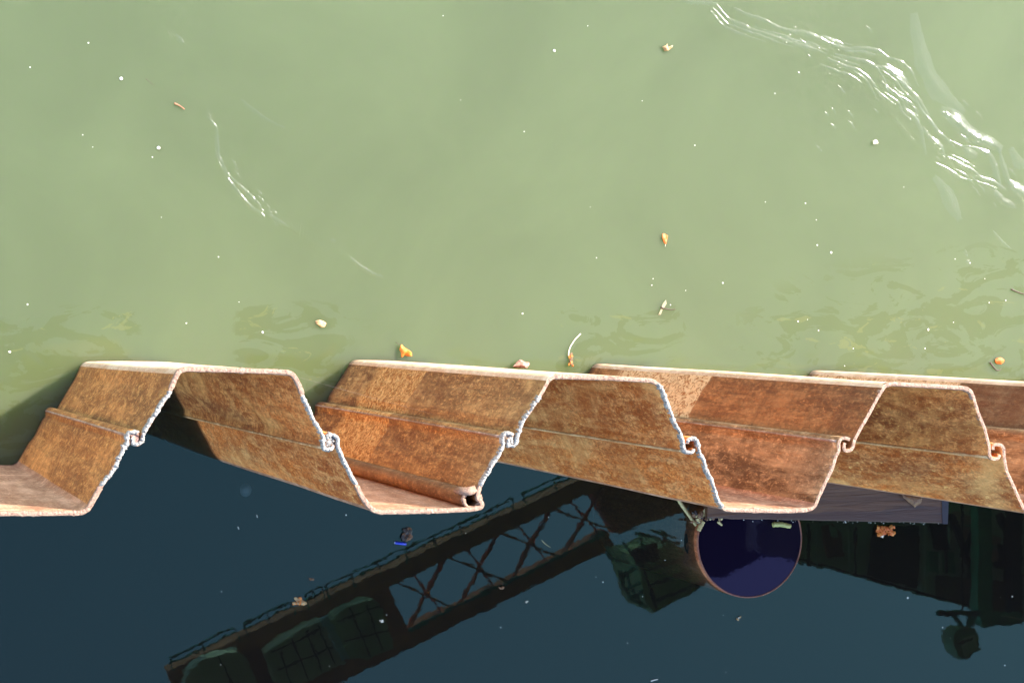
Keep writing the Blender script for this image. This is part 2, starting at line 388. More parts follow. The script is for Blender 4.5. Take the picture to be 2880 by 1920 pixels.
_gx = [0, 300, 340, 520, 560, 770, 800, 1000, 1250, 1290, 1560, 1600, 1720, 1850, 2400]; _gy = [.9, .95, .05, .05, 1, 1, .45, .08, .08, .8, .7, .1, .5, .95, 1]
def reflection_gate(x, y):
    r = R.T @ np.array([x, y, -HC]); px = 1440 - F * r[0] / r[2]
    return float(np.interp(px / 1.2245, _gx, _gy))
def water_mat(name, col, body, sss):
    t = NT(name); p = t.pos()
    rm = t.n('Attribute', attribute_name='ripple_strength').outputs['Fac']; ru = t.n('Attribute', attribute_name='ripple_across').outputs['Fac']
    rv = t.n('Attribute', attribute_name='ripple_along').outputs['Fac']
    warp = t.math('MULTIPLY', t.math('SUBTRACT', t.noise(p, 7, 4, .6), .5), .09)
    cx = t.n('CombineXYZ', {0: t.math('MULTIPLY', t.math('ADD', ru, warp), 20), 1: t.math('MULTIPLY', rv, 1.3), 2: 0.0}).outputs[0]
    fine = t.math('POWER', t.math('SUBTRACT', 1.0, t.math('ABSOLUTE', t.math('MULTIPLY', t.math('SUBTRACT', t.noise(cx, 1.0, 1, .5), .5), 4.0)), clamp=True), 2.0)
    gate = t.ramp(t.noise(p, 9, 3, .6), [(.38, .12), (.62, 1)])
    hr = t.math('MULTIPLY', t.math('MULTIPLY', t.math('MULTIPLY', fine, rm), gate), .28)
    swell = t.noise(t.vmul(p, (1, 1.5, 1)), 3.0, 2, .5, .4); wob = t.noise(p, 30, 2, .5)
    nw = t.mapr(t.n('Attribute', attribute_name='near_wall').outputs['Fac'], 0, 1, .0025 if body else .00012, .010 if body else .00012)
    h = t.math('ADD', t.math('MULTIPLY', hr, .0042 * (1 if body else 0)), t.math('ADD', t.math('MULTIPLY', swell, nw), t.math('MULTIPLY', wob, .00006 if body else .00002)))
    b = t.n('Bump', {'Height': h, 'Distance': 1.0, 'Strength': 1.0})
    fr = t.n('Fresnel', {'IOR': 1.333 if body else 1.45, 'Normal': b})
    gl = t.n('BsdfGlossy', {'Color': (1, 1, 1, 1) if body else (.52, 1, .84, 1), 'Roughness': .075 if body else .0, 'Normal': b})
    if body:   # turbid river water: light spreads through the silt
        cloud = t.noise(p, .9, 4, .55, .6)
        c = t.mix(t.ramp(cloud, [(.35, 0), (.65, 1)]), tuple(x * .93 for x in col), tuple(x * 1.07 for x in col))
        # wall reflections painted into the water colour, olive here and pale yellow below
        sc = t.noise(t.vmul(p, (.8, 1.7, 1)), 3.4, 6, .62, 1.6); nwf = t.n('Attribute', attribute_name='near_wall').outputs['Fac']
        thr = t.math('MULTIPLY', t.mapr(t.math('ADD', sc, t.math('MULTIPLY', nwf, .13)), .625, .64), t.mapr(nwf, .3, .6))
        c = t.mix(t.math('MULTIPLY', thr, .42), c, (col[0] * .82, col[1] * .80, col[2] * .45))
        sc2 = t.noise(t.vmul(p, (.8, 1.5, 1)), 5, 5, .6, 1.2)
        thr2 = t.math('MULTIPLY', t.mapr(t.math('ADD', sc2, t.math('MULTIPLY', nwf, .08)), .71, .725), t.mapr(nwf, .35, .6))
        c = t.mix(t.math('MULTIPLY', thr2, .4), c, (col[0] * 1.45, col[1] * 1.25, col[2] * .9))
        df = t.n('BsdfPrincipled', {'Base Color': c, 'Roughness': 1.0, 'Specular IOR Level': 0.0, 'Subsurface Weight': 1.0 if sss else 0.0, 'Subsurface Radius': (.75, 1.0, .6, ), 'Subsurface Scale': sss or .1})
    else:      # clear, still water: see-through, only a little silt
        tr = t.n('BsdfTransparent', {'Color': (.80, .88, .86, 1)}); d0 = t.n('BsdfDiffuse', {'Color': (*col, 1)})
        df = t.n('MixShader', {0: .7, 1: d0, 2: tr})
    fr = t.math('MULTIPLY', fr.outputs[0], t.math('SUBTRACT', 1.0, t.n('NewGeometry').outputs['Backfacing']))
    mx = t.n('MixShader', {0: fr, 1: df, 2: gl}); t.set(t.out, 0, mx)
    if not body: t.set(t.out, 1, t.n('VolumeAbsorption', {'Color': (.50, .52, .46, 1), 'Density': 2.6}))
    return t.m
RIVER = water_mat('turbid_green_water', (.090, .113, .055), True, .5)
BASIN = water_mat('still_dark_water', (.026, .021, .017), False, 0)
def fine_axis(lo, hi, step, far_lo, far_hi):
    a = list(np.arange(lo, hi, step)); b = []; d = step * 3; x = lo
    while x > far_lo: x -= d; d *= 1.5; b.append(max(x, far_lo))
    c = []; d = step * 3; x = a[-1]
    while x < far_hi: x += d; d *= 1.5; c.append(min(x, far_hi))
    return b[::-1] + a + c
def water(name, mat, side, depth, step, ytop, yfar, xs):
    ts = []
    n = int(ytop / step); ts = [i * step for i in range(n)]
    d = step * 3; y = ts[-1]
    while y < yfar: y += d; d *= 1.5; ts.append(min(y, yfar))
    nx, ny = len(xs), len(ts); vs = []; fs = []
    for t_ in ts:
        for x in xs: vs.append((x, ywall(x) + side * t_, 0.0))
    vis = len(vs)
    for j in range(ny - 1):
        for i in range(nx - 1):
            a = j * nx + i; q = (a, a + 1, a + nx + 1, a + nx); fs.append(q if side > 0 else q[::-1])
    # closed body: sides and bottom
    rim = [i for i in range(nx)] + [j * nx + nx - 1 for j in range(1, ny)] + [(ny - 1) * nx + i for i in range(nx - 2, -1, -1)] + [j * nx for j in range(ny - 2, 0, -1)]
    base = len(vs); vs += [(vs[i][0], vs[i][1], -depth) for i in rim]; m = len(rim)
    for k in range(m):
        k2 = (k + 1) % m; q = (rim[k], base + k, base + k2, rim[k2]); fs.append(q if side > 0 else q[::-1])
    fs.append(tuple(base + k for k in range(m))[::-1 if side > 0 else 1])
    o = mesh(name, vs, fs, mat)
    A = np.zeros((len(vs), 4), np.float32)
    if side > 0:
        for i in range(vis):
            x, y, _ = vs[i]
            if -.5 < x < 7.5 and y < 2.3: A[i, :3] = ripple_at(x, y)
            A[i, 3] = reflection_gate(x, y) * math.exp(-(max(0, y) / (.10 + .02 * max(0, x - .8) + .16 * max(0, x - 4.3))) ** 2)
    for k, nm in enumerate(('ripple_strength', 'ripple_across', 'ripple_along', 'near_wall')):
        at = o.data.attributes.new(nm, 'FLOAT', 'POINT'); at.data.foreach_set('value', np.ascontiguousarray(A[:, k]))
    return tag(o, kind='structure')
xs = fine_axis(.6, 6.6, .014, -40, 60)
water('river_water', RIVER, 1, 3.0, .014, 2.1, 60, xs)
bw = water('basin_water', BASIN, -1, 1.6, .05, 2.2, 60, fine_axis(.6, 6.6, .05, -40, 60))
# basin: only the surface sheet is water (the bed lies below)
bed = mesh('river_bed', [(-60, -80, -1.7), (80, -80, -1.7), (80, 80, -1.7), (-60, 80, -1.7)], [(0, 1, 2, 3)], plain('dark_mud', (.012, .012, .01), .9)); bed.location.z = -1.5
tag(bed, kind='structure')

# ------------------------------------------------------------------ thin tube in the pile corner
def ring_path(pts): return [Vector(p) for p in pts]
tc = P(1331, 1404, TOP); root = empty('steel_tube', 'thin rusty steel tube standing in a pile corner, its mouth torn open', 'tube')
root.location = (tc.x, tc.y, 0)
ln = lean(tc.x); path = [(-.0 + ln.x * (TOP - z) / TOP, ln.y * (TOP - z) / TOP, z) for z in (2.985, 2.6, 2, 1.2, .5, 0, -.8)]
m = MB(); r0, r1 = .034, .027; n = 28
for q, z in enumerate((2.975, 2.9, 2.6, 2, 1.2, .5, 0, -.8)):
    k = (TOP - z) / TOP
    for r_ in (r0, r1):
        for j in range(n):
            a = 2 * math.pi * j / n; zz = z + (.012 * noise.noise(Vector((math.cos(a) * 2, math.sin(a) * 2, 3))) if q == 0 else 0)
            m.v.append(Vector((ln.x * k + r_ * math.cos(a), ln.y * k + r_ * math.sin(a), zz)))
for q in range(7):
    for j in range(n):
        j2 = (j + 1) % n; a, b = q * 2 * n, (q + 1) * 2 * n
        m.f.append((a + j2, a + j, b + j, b + j2)); m.f.append((a + n + j, a + n + j2, b + n + j2, b + n + j))
for j in range(n):
    j2 = (j + 1) % n; m.f.append((j, j2, n + j2, n + j))
m.build('tube_wall', R_pipe, root, True)
m = MB()
pts = []
for j in range(31):
    a = 2 * math.pi * (j / 30) * .93 + .9; rr = .0325 + .004 * noise.noise(Vector((j * .6, 1, 2)))
    pts.append((rr * math.cos(a), rr * math.sin(a), 2.982 + .006 * noise.noise(Vector((j * .5, 4, 2)))))
m.tube(pts, lambda i: .007 + .004 * abs(noise.noise(Vector((i * .45, 8, 2)))), 7, .5, 3); m.build('torn_rim', E_pink, root, True)
# weld lump joining tube and corner
m = MB(); m.tube([(-.045, .030, 2.94), (-.03, .028, 2.978), (-.012, .03, 2.99), (.012, .034, 2.985)], lambda i: .014 + .004 * noise.noise(Vector((i, 1, 1))), 8, .6, 5); m.build('weld_lump', E_pink, root, True)

# ------------------------------------------------------------------ big tubular pipe in the basin
pc = P(2110, 1519, .05); PR = (P(2257, 1519, .05) - P(1963, 1519, .05)).length / 2
root = empty('steel_pipe', 'wide rusty steel pipe standing in the dark water, brim-full', 'pipe'); root.location = (pc.x, pc.y, 0)
m = MB(); n = 72; zz = (.050, 0, -.15, -.4, -1.5)
for z in zz:
    for r_ in (PR, PR - .006):
        for j in range(n):
            a = 2 * math.pi * j / n; m.v.append(Vector((r_ * math.cos(a), r_ * math.sin(a), z)))
for q in range(len(zz) - 1):
    for j in range(n):
        j2 = (j + 1) % n; a, b = q * 2 * n, (q + 1) * 2 * n
        m.f.append((a + j2, a + j, b + j, b + j2)); m.f.append((a + n + j, a + n + j2, b + n + j2, b + n + j))
for j in range(n): j2 = (j + 1) % n; m.f.append((j, j2, n + j2, n + j))
R_under = rust('wet_red_rust', (.42, .12, .045), (.24, .065, .025), (.5, .2, .09), seed=14, wet=None, grey=.3)
m.build('pipe_wall', R_under, root, True)
m = MB()
for r_, z_ in ((PR + .001, .044), (PR - .003, .0525), (PR - .007, .047)):
    for j in range(n): a = 2 * math.pi * j / n; q_ = r_ + .0008 * noise.noise(Vector((math.cos(a) * 9, math.sin(a) * 9, 0))); m.v.append(Vector((q_ * math.cos(a), q_ * math.sin(a), z_)))
for k_ in range(2):
    for j in range(n): j2 = (j + 1) % n; m.f.append((k_ * n + j, k_ * n + j2, (k_ + 1) * n + j2, (k_ + 1) * n + j))
m.build('rim', plain('dark_wet_rim', (.10, .045, .04), .4, .6, 9), root, True)
hole = MB(); a0 = math.radians(184)
for j in range(20):
    a = 2 * math.pi * j / 20; da = .055 * math.cos(a) / PR; hole.v.append(Vector(((PR + .002) * math.cos(a0 + da), (PR + .002) * math.sin(a0 + da), -.10 + .03 * math.sin(a))))
hole.f.append(tuple(range(20))); hole.build('lifting_hole', plain('hole_shadow', (.004, .004, .004)), root)
t = NT('oily_water_in_pipe'); b = t.n('Bump', {'Height': t.noise(t.pos(), 14, 2, .5), 'Distance': .00008}); fr = t.n('Fresnel', {'IOR': 1.36, 'Normal': b})
t.set(t.out, 0, t.n('MixShader', {0: fr, 1: t.n('BsdfDiffuse', {'Color': (.006, .004, .012, 1)}), 2: t.n('BsdfGlossy', {'Color': (.55, .48, .9, 1), 'Roughness': .02, 'Normal': b})}))
pr2 = PR - .005
tw = mesh('trapped_water', [(pc.x, pc.y, .046)] + [(pc.x + pr2 * math.cos(2 * math.pi * j / n), pc.y + pr2 * math.sin(2 * math.pi * j / n), .046) for j in range(n)], [(0, 1 + j, 1 + (j + 1) % n) for j in range(n)], t.m)
tag(tw, kind='structure')

# ------------------------------------------------------------------ timber beam
t = NT('weathered_timber'); p = t.pos(); g = t.noise(t.vmul(p, (2.2, 34, 20)), 1.0, 6, .65, 1.1); g2 = t.noise(t.vmul(p, (1.2, 12, 8)), 1.0, 3, .6, .8)
c = t.mix(t.ramp(g, [(.3, 0), (.7, 1)]), (.055, .020, .007), (.110, .048, .019)); c = t.mix(t.ramp(g2, [(.45, 0), (.62, .6)]), c, (.14, .066, .026))
sy = t.n('SeparateXYZ', {0: p}); by = P(2350, 1437, .11).y
wv = t.math('ADD', sy.outputs[1], t.math('MULTIPLY', t.math('SUBTRACT', t.noise(t.vmul(p, (3.0, .5, 1)), 1.0, 3, .5), .5), .10))
shadem = t.mapr(wv, by - .004, by + .006, 1, 0); c = t.mix(t.math('MULTIPLY', shadem, .8), c, (.045, .018, .013))  # wavy shade along the beam's lower side, put into the wood colour
c = t.mix(t.ramp(t.noise(t.vmul(p, (3, 60, 30)), 1.0, 4, .7, 2.0), [(.60, 0), (.66, .8)]), c, (.03, .022, .022))
TIMBER = t.fin(c, .6, g, .006, 1.0)
root = empty('timber_beam', 'grey-brown weathered timber beam floating against the wall above the pipe', 'timber beam')
q = [P(1990, 1457, .110), P(2664, 1471, .110), P(2668, 1345, .110), (P(1990, 1330, .110))]; root.location = (q[0].x, q[0].y, 0)
m = MB(); N_ = 40; top = []
for i in range(N_ + 1):
    f = i / N_; lo = q[0].lerp(q[1], f); hi = q[3].lerp(q[2], f); lo = lo + Vector((0, .004 * noise.noise(Vector((f * 14, 0, 0))), 0)); top.append((lo, hi))
o_ = Vector((q[0].x, q[0].y, 0))
for lo, hi in top:
    m.v += [Vector((lo.x, lo.y + .006, .110)) - o_, Vector((hi.x, hi.y, .110)) - o_, Vector((lo.x, lo.y, .103)) - o_, Vector((lo.x, lo.y, .057)) - o_, Vector((hi.x, hi.y, .057)) - o_]
for i in range(N_):
    a, b = i * 5, i * 5 + 5
    m.f += [(a, b, b + 1, a + 1), (a + 2, b + 2, b, a), (a + 3, b + 3, b + 2, a + 2), (a + 4, b + 4, b + 3, a + 3), (a + 1, b + 1, b + 4, a + 4)]
m.f += [(0, 1, 4, 3, 2), (N_ * 5 + 2, N_ * 5 + 3, N_ * 5 + 4, N_ * 5 + 1, N_ * 5)]
m.build('beam', TIMBER, root)
e = q[1] - q[2]; m = MB(); m.prism([(v - o_)[:2] for v in (q[1] + Vector((-.03, -.003, 0)), q[1] + Vector((.003, -.003, 0)), q[2] + Vector((.003, .0, 0)), q[2] + Vector((-.05, 0, 0)))], .055, .1125)
tag(m.build('painted_end', plain('faded_blue_paint', (.008, .007, .016), .5)), None); bpy.data.objects['painted_end'].parent = root; bpy.data.objects['painted_end']['label'] = 'faded blue end of the beam'

# ------------------------------------------------------------------ floating things
def z(ox, oy, sc): return lambda pts: [(ox + x * sc, oy + y * sc) for x, y in pts]
def leafmat(name, a, b, c3, sc=60):
    t = NT(name); p = t.pos(); f = t.noise(p, sc, 5, .7, .5); c = t.mix(t.ramp(f, [(.35, 0), (.6, 1)]), a, b)
    c = t.mix(t.ramp(t.noise(p, sc * 2.3, 4, .7), [(.55, 0), (.68, .8)]), c, c3); return t.fin(c, .6, f, .002, 1)
def leaf(name, label, cat, outline, mat, zc=.006, curl=.012, stem=None, smat=None, group=None, seed=0):
    """a curled leaf blade: outline refined towards the middle, domed and crumpled, 0.8 mm thick"""
    pts = [P(x, y, .006) for x, y in outline]; c = sum(pts, Vector()) / len(pts); pts = resample(pts + [pts[0]], .004)[:-1]
    root = empty(name, label, cat, group); root.location = (c.x, c.y, 0); m = MB(); n = len(pts); rings = [1, .8, .55, .3]
    size = max((p - c).length for p in pts)
    def vv(p, r, dz):
        q = c.lerp(p, r); h = zc + curl * (1 - r * r) * .5 + curl * .9 * noise.noise(Vector(((q.x - c.x) / size * 1.6 + seed, (q.y - c.y) / size * 1.6, seed * 2.3)))
        return Vector((q.x - c.x, q.y - c.y, max(.001, h) + dz))
    for dz in (0, -.0008):
        base = len(m.v)
        for r in rings: m.v += [vv(p, r, dz) for p in pts]
        m.v.append(vv(c, 0, dz))
        for k in range(len(rings) - 1):
            for j in range(n):
                a = base + k * n + j; b = base + k * n + (j + 1) % n; f = (a, b, b + n, a + n); m.f.append(f if dz == 0 else f[::-1])
        for j in range(n):
            a = base + (len(rings) - 1) * n + j; b = base + (len(rings) - 1) * n + (j + 1) % n; f = (a, b, len(m.v) - 1); m.f.append(f if dz == 0 else f[::-1])
    L = len(m.v) // 2
    for j in range(n): m.f.append(((j + 1) % n, j, L + j, L + (j + 1) % n))
    o = m.build('blade', mat, root, True)
    if stem:
        m = MB(); m.tube([P(x, y, .008) - Vector((c.x, c.y, 0)) for x, y in stem], .0012, 6); m.build('stem', smat or mat, root, True)
    return root
def stick(name, label, cat, path, r, mat, zc=.006, group=None, wob=.3, taper=.5, seed=0):
    pts = smoothp(resample([P(x, y, zc) for x, y in path], .006), 2); c = pts[len(pts) // 2].copy(); c.z = 0; n = len(pts); m = MB()
    m.tube([p - c for p in pts], lambda i: r * (1 - taper * i / n), 8, wob, seed); o = m.build(name, mat, None, True); o.location = c
    return tag(o, label, cat, group)
def clump(name, label, cat, px, py, w_, h_, mats, k=9, group=None, seed=0, zc=.006, small=.35):
    """crumpled scraps lodged together: each mat gets its own piece of crumpled sheet"""
    c = P(px, py, zc); sc = (P(px + 10, py, 0) - P(px, py, 0)).length / 10; r = random.Random(seed); root = empty(name, label, cat, group); root.location = (c.x, c.y, 0)
    for mi, (nm, mat) in enumerate(mats):
        m = MB()
        for _ in range(k):
            cx, cy = r.uniform(-1, 1) * w_ * sc * .5 * (1 - small * .5), r.uniform(-1, 1) * h_ * sc * .5 * (1 - small * .5); s_ = r.uniform(.5, 1) * small * min(w_, h_) * sc + .002; a0 = r.uniform(0, 6.28)
            nn = r.choice((5, 6, 7)); zb = zc + r.uniform(0, .008); el = r.uniform(.5, 1)
            ring = []
            for j in range(nn):
                a = 2 * math.pi * j / nn; rr = s_ * r.uniform(.6, 1.15); x, y = rr * math.cos(a), rr * el * math.sin(a)
                ring.append((cx + x * math.cos(a0) - y * math.sin(a0), cy + x * math.sin(a0) + y * math.cos(a0), max(.001, zb + r.uniform(-.4, .6) * s_)))
            m.add(ring + [(cx, cy, zb + s_ * .5), (cx, cy, max(.0005, zb - s_ * .4))], [(j, (j + 1) % nn, nn) for j in range(nn)] + [((j + 1) % nn, j, nn + 1) for j in range(nn)])
        m.build(nm, mat, root)
    return root
L_orange = leafmat('orange_leaf', (.62, .15, .015), (.50, .09, .01), (.66, .30, .07))
L_yel = leafmat('yellow_orange_leaf', (.62, .22, .03), (.55, .16, .02), (.68, .36, .10), 40)
L_pale = leafmat('bleached_leaf', (.46, .34, .17), (.36, .23, .10), (.30, .12, .05))
L_brown = leafmat('brown_leaf', (.20, .10, .04), (.12, .055, .025), (.34, .20, .09), 45)
L_cream = plain('cream_scrap', (.72, .66, .52), .7, .15, 60)
B_twig = plain('dark_twig', (.05, .02, .012), .6, .4, 60); B_red = plain('red_brown_twig', (.30, .12, .06), .6, .4, 60)
B_straw = plain('straw', (.45, .38, .17), .7, .35, 50); B_black = plain('wet_black_bark', (.025, .018, .014), .5, .5, 60)
L_white = plain('white_fleck', (.62, .62, .55), .6, .1, 60)
q8 = z(1050, 880, .2764); q7 = z(1800, 620, .1914); q6 = z(1800, 60, .0893); qa = z(1300, 1300, .4082); qb = z(1900, 1300, .4167); qc = z(440, 1380, .4082); q4 = z(2080, 960, .3444)
leaf('fallen_leaf', 'yellow-orange folded leaf upright against the wall', 'leaf', q8([(268, 325), (290, 318), (330, 365), (388, 405), (385, 440), (350, 442), (312, 430), (298, 448), (278, 450), (272, 400), (258, 370)]), L_yel, .02, .03, q8([(225, 295), (245, 308), (268, 325)]), B_twig, 'leaves on the water', 1)
leaf('fallen_leaf', 'small orange leaf alone on open green water', 'leaf', q7([(325, 205), (350, 188), (385, 205), (408, 225), (400, 270), (385, 345), (370, 355), (345, 310), (322, 258)]), L_orange, .006, .008, q7([(374, 352), (372, 385)]), L_cream, 'leaves on the water', 2)
leaf('fallen_leaf', 'pale crumpled leaf near the top of the green water', 'leaf', q6([(690, 815), (750, 780), (820, 760), (855, 705), (880, 720), (860, 800), (850, 850), (930, 850), (1000, 760), (1045, 770), (1010, 840), (910, 925), (830, 940), (765, 945), (740, 880)]), L_pale, .008, .014, None, None, 'leaves on the water', 3)
leaf('fallen_leaf', 'small cream leaf floating above the second pile', 'leaf', [(887, 902), (898, 899), (910, 902), (918, 909), (914, 919), (904, 921), (895, 914), (889, 910)], L_pale, .006, .008, None, None, 'leaves on the water', 4)
leaf('fallen_leaf', 'round orange leaf close to the right border', 'leaf', q4([(2085, 150), (2105, 132), (2135, 130), (2160, 145), (2158, 170), (2135, 185), (2105, 184), (2088, 172)]), L_orange, .006, .008, None, None, 'leaves on the water', 5)
leaf('fallen_leaf', 'dull brown dead leaf lying on the timber beam', 'leaf', qb([(1452, 198), (1585, 225), (1580, 262), (1545, 292), (1520, 270), (1490, 245), (1462, 225)]), L_brown, .13, .03, None, None, 'leaves on the water', 6)
leaf('fallen_leaf', 'faint reddish scrap of leaf among reflected girders', 'leaf', qa([(248, 855), (262, 862), (280, 850), (292, 858), (284, 872), (262, 874)]), L_brown, .005, .006, None, None, 'leaves on the water', 7)
clump('soaked_leaf', 'bright orange ragged leaf just below the timber beam', 'leaf', 2489, 1491, 62, 24, [('blade', L_orange), ('torn_edge', L_yel)], 16, 'leaves on the water', 5)
clump('soaked_leaf', 'tan wet leaf clump beside reflected railing', 'leaf', 841, 1689, 38, 20, [('blade', L_pale), ('torn_edge', L_yel)], 9, 'leaves on the water', 9)
clump('pine_cone', 'dark speckled cone touching the small blue tube', 'cone', 1144, 1502, 26, 38, [('scales', L_brown), ('core', B_black)], 22, None, 3)
clump('leaf_crumb', 'small brown crumb up-right of the tan wet leaf', 'crumb', 875, 1627, 14, 8, [('blade', L_brown)], 5, 'crumbs on the dark water', 21)
clump('leaf_crumb', 'little pale crumb over the reflected solid girder', 'crumb', 1072, 1744, 10, 9, [('blade', L_cream)], 4, 'crumbs on the dark water', 22)
clump('leaf_crumb', 'pale brown crumb alone below the big pipe', 'crumb', 2077, 1738, 12, 9, [('blade', L_pale)], 4, 'crumbs on the dark water', 23)
clump('leaf_crumb', 'tiny grey crumb under the reflected truss', 'crumb', 1482, 1692, 9, 6, [('blade', L_cream)], 3, 'crumbs on the dark water', 24)
clump('paper_scrap', 'cream scrap at upper right near the glittering ripples', 'scrap', 2461, 402, 16, 11, [('sheet', L_cream)], 6, None, 25)
clump('paper_scrap', 'white scrap stuck to the bright orange ragged leaf', 'scrap', 2480, 1507, 12, 9, [('sheet', L_cream)], 5, None, 26)
m = MB(); a, b = P(1111, 1525, .008), P(1142, 1529, .008); c = (a + b) / 2; c.z = 0; m.tube([a - c, a.lerp(b, .5) - c, b - c], .0075, 14)
root = empty('plastic_tube', 'small bright blue plastic tube floating under the cone', 'plastic tube'); root.location = c
m.build('tube', plain('blue_plastic', (.01, .035, .45), .25, .1, 30), root, True)
m = MB(); m.tube([a - c + (a - b).normalized() * .003, a - c], .0065, 12); m.build('cap', plain('pale_cap', (.35, .4, .6), .3, .1), root, True)
stick('twig', 'short red-brown twig in open water at upper left', 'twig', [(490, 291), (505, 297), (519, 308)], .0045, B_red, .005, 'twigs on the water')
stick('twig', 'dark curved twig lying across a pale feather', 'twig', q7([(305, 1265), (330, 1285), (400, 1302), (460, 1310), (522, 1303)]), .0035, B_twig, .008, 'twigs on the water')
stick('twig', 'forked black twig beside the round orange leaf', 'twig', q4([(2045, 170), (2070, 205), (2100, 240), (2135, 228)]), .0045, B_twig, .006, 'twigs on the water')
stick('twig', 'dark twig entering at the right border', 'twig', [(2844, 813), (2862, 821), (2900, 834)], .004, B_twig, .006, 'twigs on the water')
stick('twig', 'hair-thin black twig left of the red-brown twig', 'twig', [(410, 222), (422, 232), (431, 240)], .0012, B_twig, .004, 'twigs on the water')
stick('straw_stalk', 'pale bent stalk rising from a brown seed head', 'stalk', q8([(1985, 435), (1990, 380), (2005, 340), (2050, 270), (2110, 210)]), .0032, L_cream, .008, None, .1, .2)
clump('seed_head', 'brown seed head at the foot of the pale stalk', 'seed head', *q8([(2005, 475)])[0], 13, 38, [('husks', L_yel), ('seeds', L_brown)], 12, None, 31)
leaf('feather', 'faint cream feather crossed by the dark curved twig', 'feather', q7([(385, 1165), (350, 1205), (322, 1260), (300, 1320), (268, 1388), (308, 1388), (338, 1310), (372, 1262), (396, 1225)]), leafmat('sunken_feather', (.26, .23, .13), (.21, .20, .11), (.34, .29, .17)), .002, .003, None, None, None, 9)
leaf('bark_chip', 'brown wooden chip poking out behind the wall edge', 'wood chip', q8([(1395, 545), (1440, 505), (1475, 472), (1500, 478), (1522, 492), (1570, 500), (1574, 522), (1545, 560), (1450, 560)]), leafmat('bark', (.36, .19, .12), (.2, .08, .05), (.62, .5, .38), 50), .03, .03, None, None, None, 10)
stick('reed_stalk', 'yellow reed stalk speckled black, sticking out from under the wall', 'reed', qa([(1470, 225), (1510, 290), (1550, 345), (1612, 432)]), .0105, leafmat('speckled_reed', (.50, .43, .19), (.42, .34, .15), (.03, .02, .01), 70), .02, None, .25, .1)
stick('reed_stub', 'stubby yellow reed piece at the end of the stalk', 'reed', qa([(1660, 405), (1640, 440), (1628, 470)]), .013, leafmat('reed_stub_skin', (.50, .43, .19), (.38, .30, .12), (.06, .04, .02), 60), .062, None, .4, .1, 4)
stick('reed_stub', 'mossy yellow reed piece against the beam edge over the pipe', 'reed', qa([(2138, 428), (2180, 424), (2225, 432), (2262, 438)]), .014, leafmat('mossy_reed', (.50, .46, .16), (.33, .34, .10), (.06, .05, .02), 60), .062, None, .5, .2, 6)
stick('reed_stub', 'tiny pale yellow cone-shaped reed bit left of the mossy one', 'reed', qa([(1762, 405), (1775, 420), (1790, 432)]), .009, B_straw, .06, None, .3, .6, 8)
clump('drift_litter', 'tangle of black bark, straw and husks jammed by the beam end', 'litter', 1985, 1453, 96, 34, [('bark_bits', B_black), ('straw_bits', B_straw), ('leaf_bits', L_brown)], 16, None, 33, .062, .22)
stick('white_stick', 'short white stick at the bottom border', 'stick', [(1831, 1914), (1840, 1911), (1850, 1909)], .0035, L_white, .006)
o = stick('straw', 'thin pale straw over the reflected truss', 'straw', qa([(548, 535), (572, 562), (610, 585)]), .0016, B_straw, .004)
o = stick('straw', 'short pale straw below the wall at left', 'straw', [(722, 1447), (724, 1455)], .0016, L_white, .004)
stick('straw', 'tiny pale straw left of the other short straw', 'straw', [(669, 1480), (672, 1488)], .0016, L_white, .004)
# a jelly-like pale disc hanging under the surface
m = MB(); c = P(691, 1377, -.12); n = 20
m.v += [Vector((0, 0, .012))] + [Vector((.03 * (1 + .1 * noise.noise(Vector((j, 2, 2)))) * math.cos(2 * math.pi * j / n), .036 * math.sin(2 * math.pi * j / n), 0)) for j in range(n)] + [Vector((0, 0, -.004))]
m.f += [(0, 1 + j, 1 + (j + 1) % n) for j in range(n)] + [(n + 1, 1 + (j + 1) % n, 1 + j) for j in range(n)]
o = m.build('jellyfish', plain('jelly', (.10, .12, .14), .5), None, True); o.location = c; tag(o, 'round pale jellyfish blur hanging in the dark water', 'jellyfish')

# white flecks: one dome mesh, copied
m = MB(); n = 9
m.v += [Vector((math.cos(2 * math.pi * j / n) * (1 + .18 * noise.noise(Vector((j * 1.7, 0, 0)))), math.sin(2 * math.pi * j / n), 0)) for j in range(n)] + [Vector((.6 * math.cos(2 * math.pi * j / n), .6 * math.sin(2 * math.pi * j / n), .5)) for j in range(n)] + [Vector((0, 0, .65))]
m.f += [(j, (j + 1) % n, n + (j + 1) % n, n + j) for j in range(n)] + [(n + j, n + (j + 1) % n, 2 * n) for j in range(n)] + [tuple(range(n))[::-1]]
fleck = None
def put_fleck(x, y, r, label, group, zc=.001):
    global fleck
    p = P(x * 1.2245, y * 1.2245, zc)
    if fleck is None: fleck = m.build('foam_fleck', L_white, None, True); o = fleck
    else: o = fleck.copy(); S.collection.objects.link(o)
    k = r * 1.2245 * .00185; o.scale = (k * rng.uniform(.85, 1.2), k * rng.uniform(.85, 1.1), k * .7); o.rotation_euler = (0, 0, rng.uniform(0, 6.28)); o.location = p
    return tag(o, label, 'fleck', group)
for x, y, r, lb in [(364, 340, 4.2, 'largest round white fleck, below the red-brown twig'), (278, 181, 4.0, 'bright white fleck with a faint tail left of the red-brown twig'), (1273, 117, 3.6, 'white fleck alone at top centre'), (603, 763, 2.8, 'white fleck right above the second flange'), (22, 808, 3.0, 'white fleck by the left border near the wall'), (2132, 757, 3.2, 'white fleck over the scum at far right')]:
    put_fleck(x, y, r, lb, 'larger white flecks')
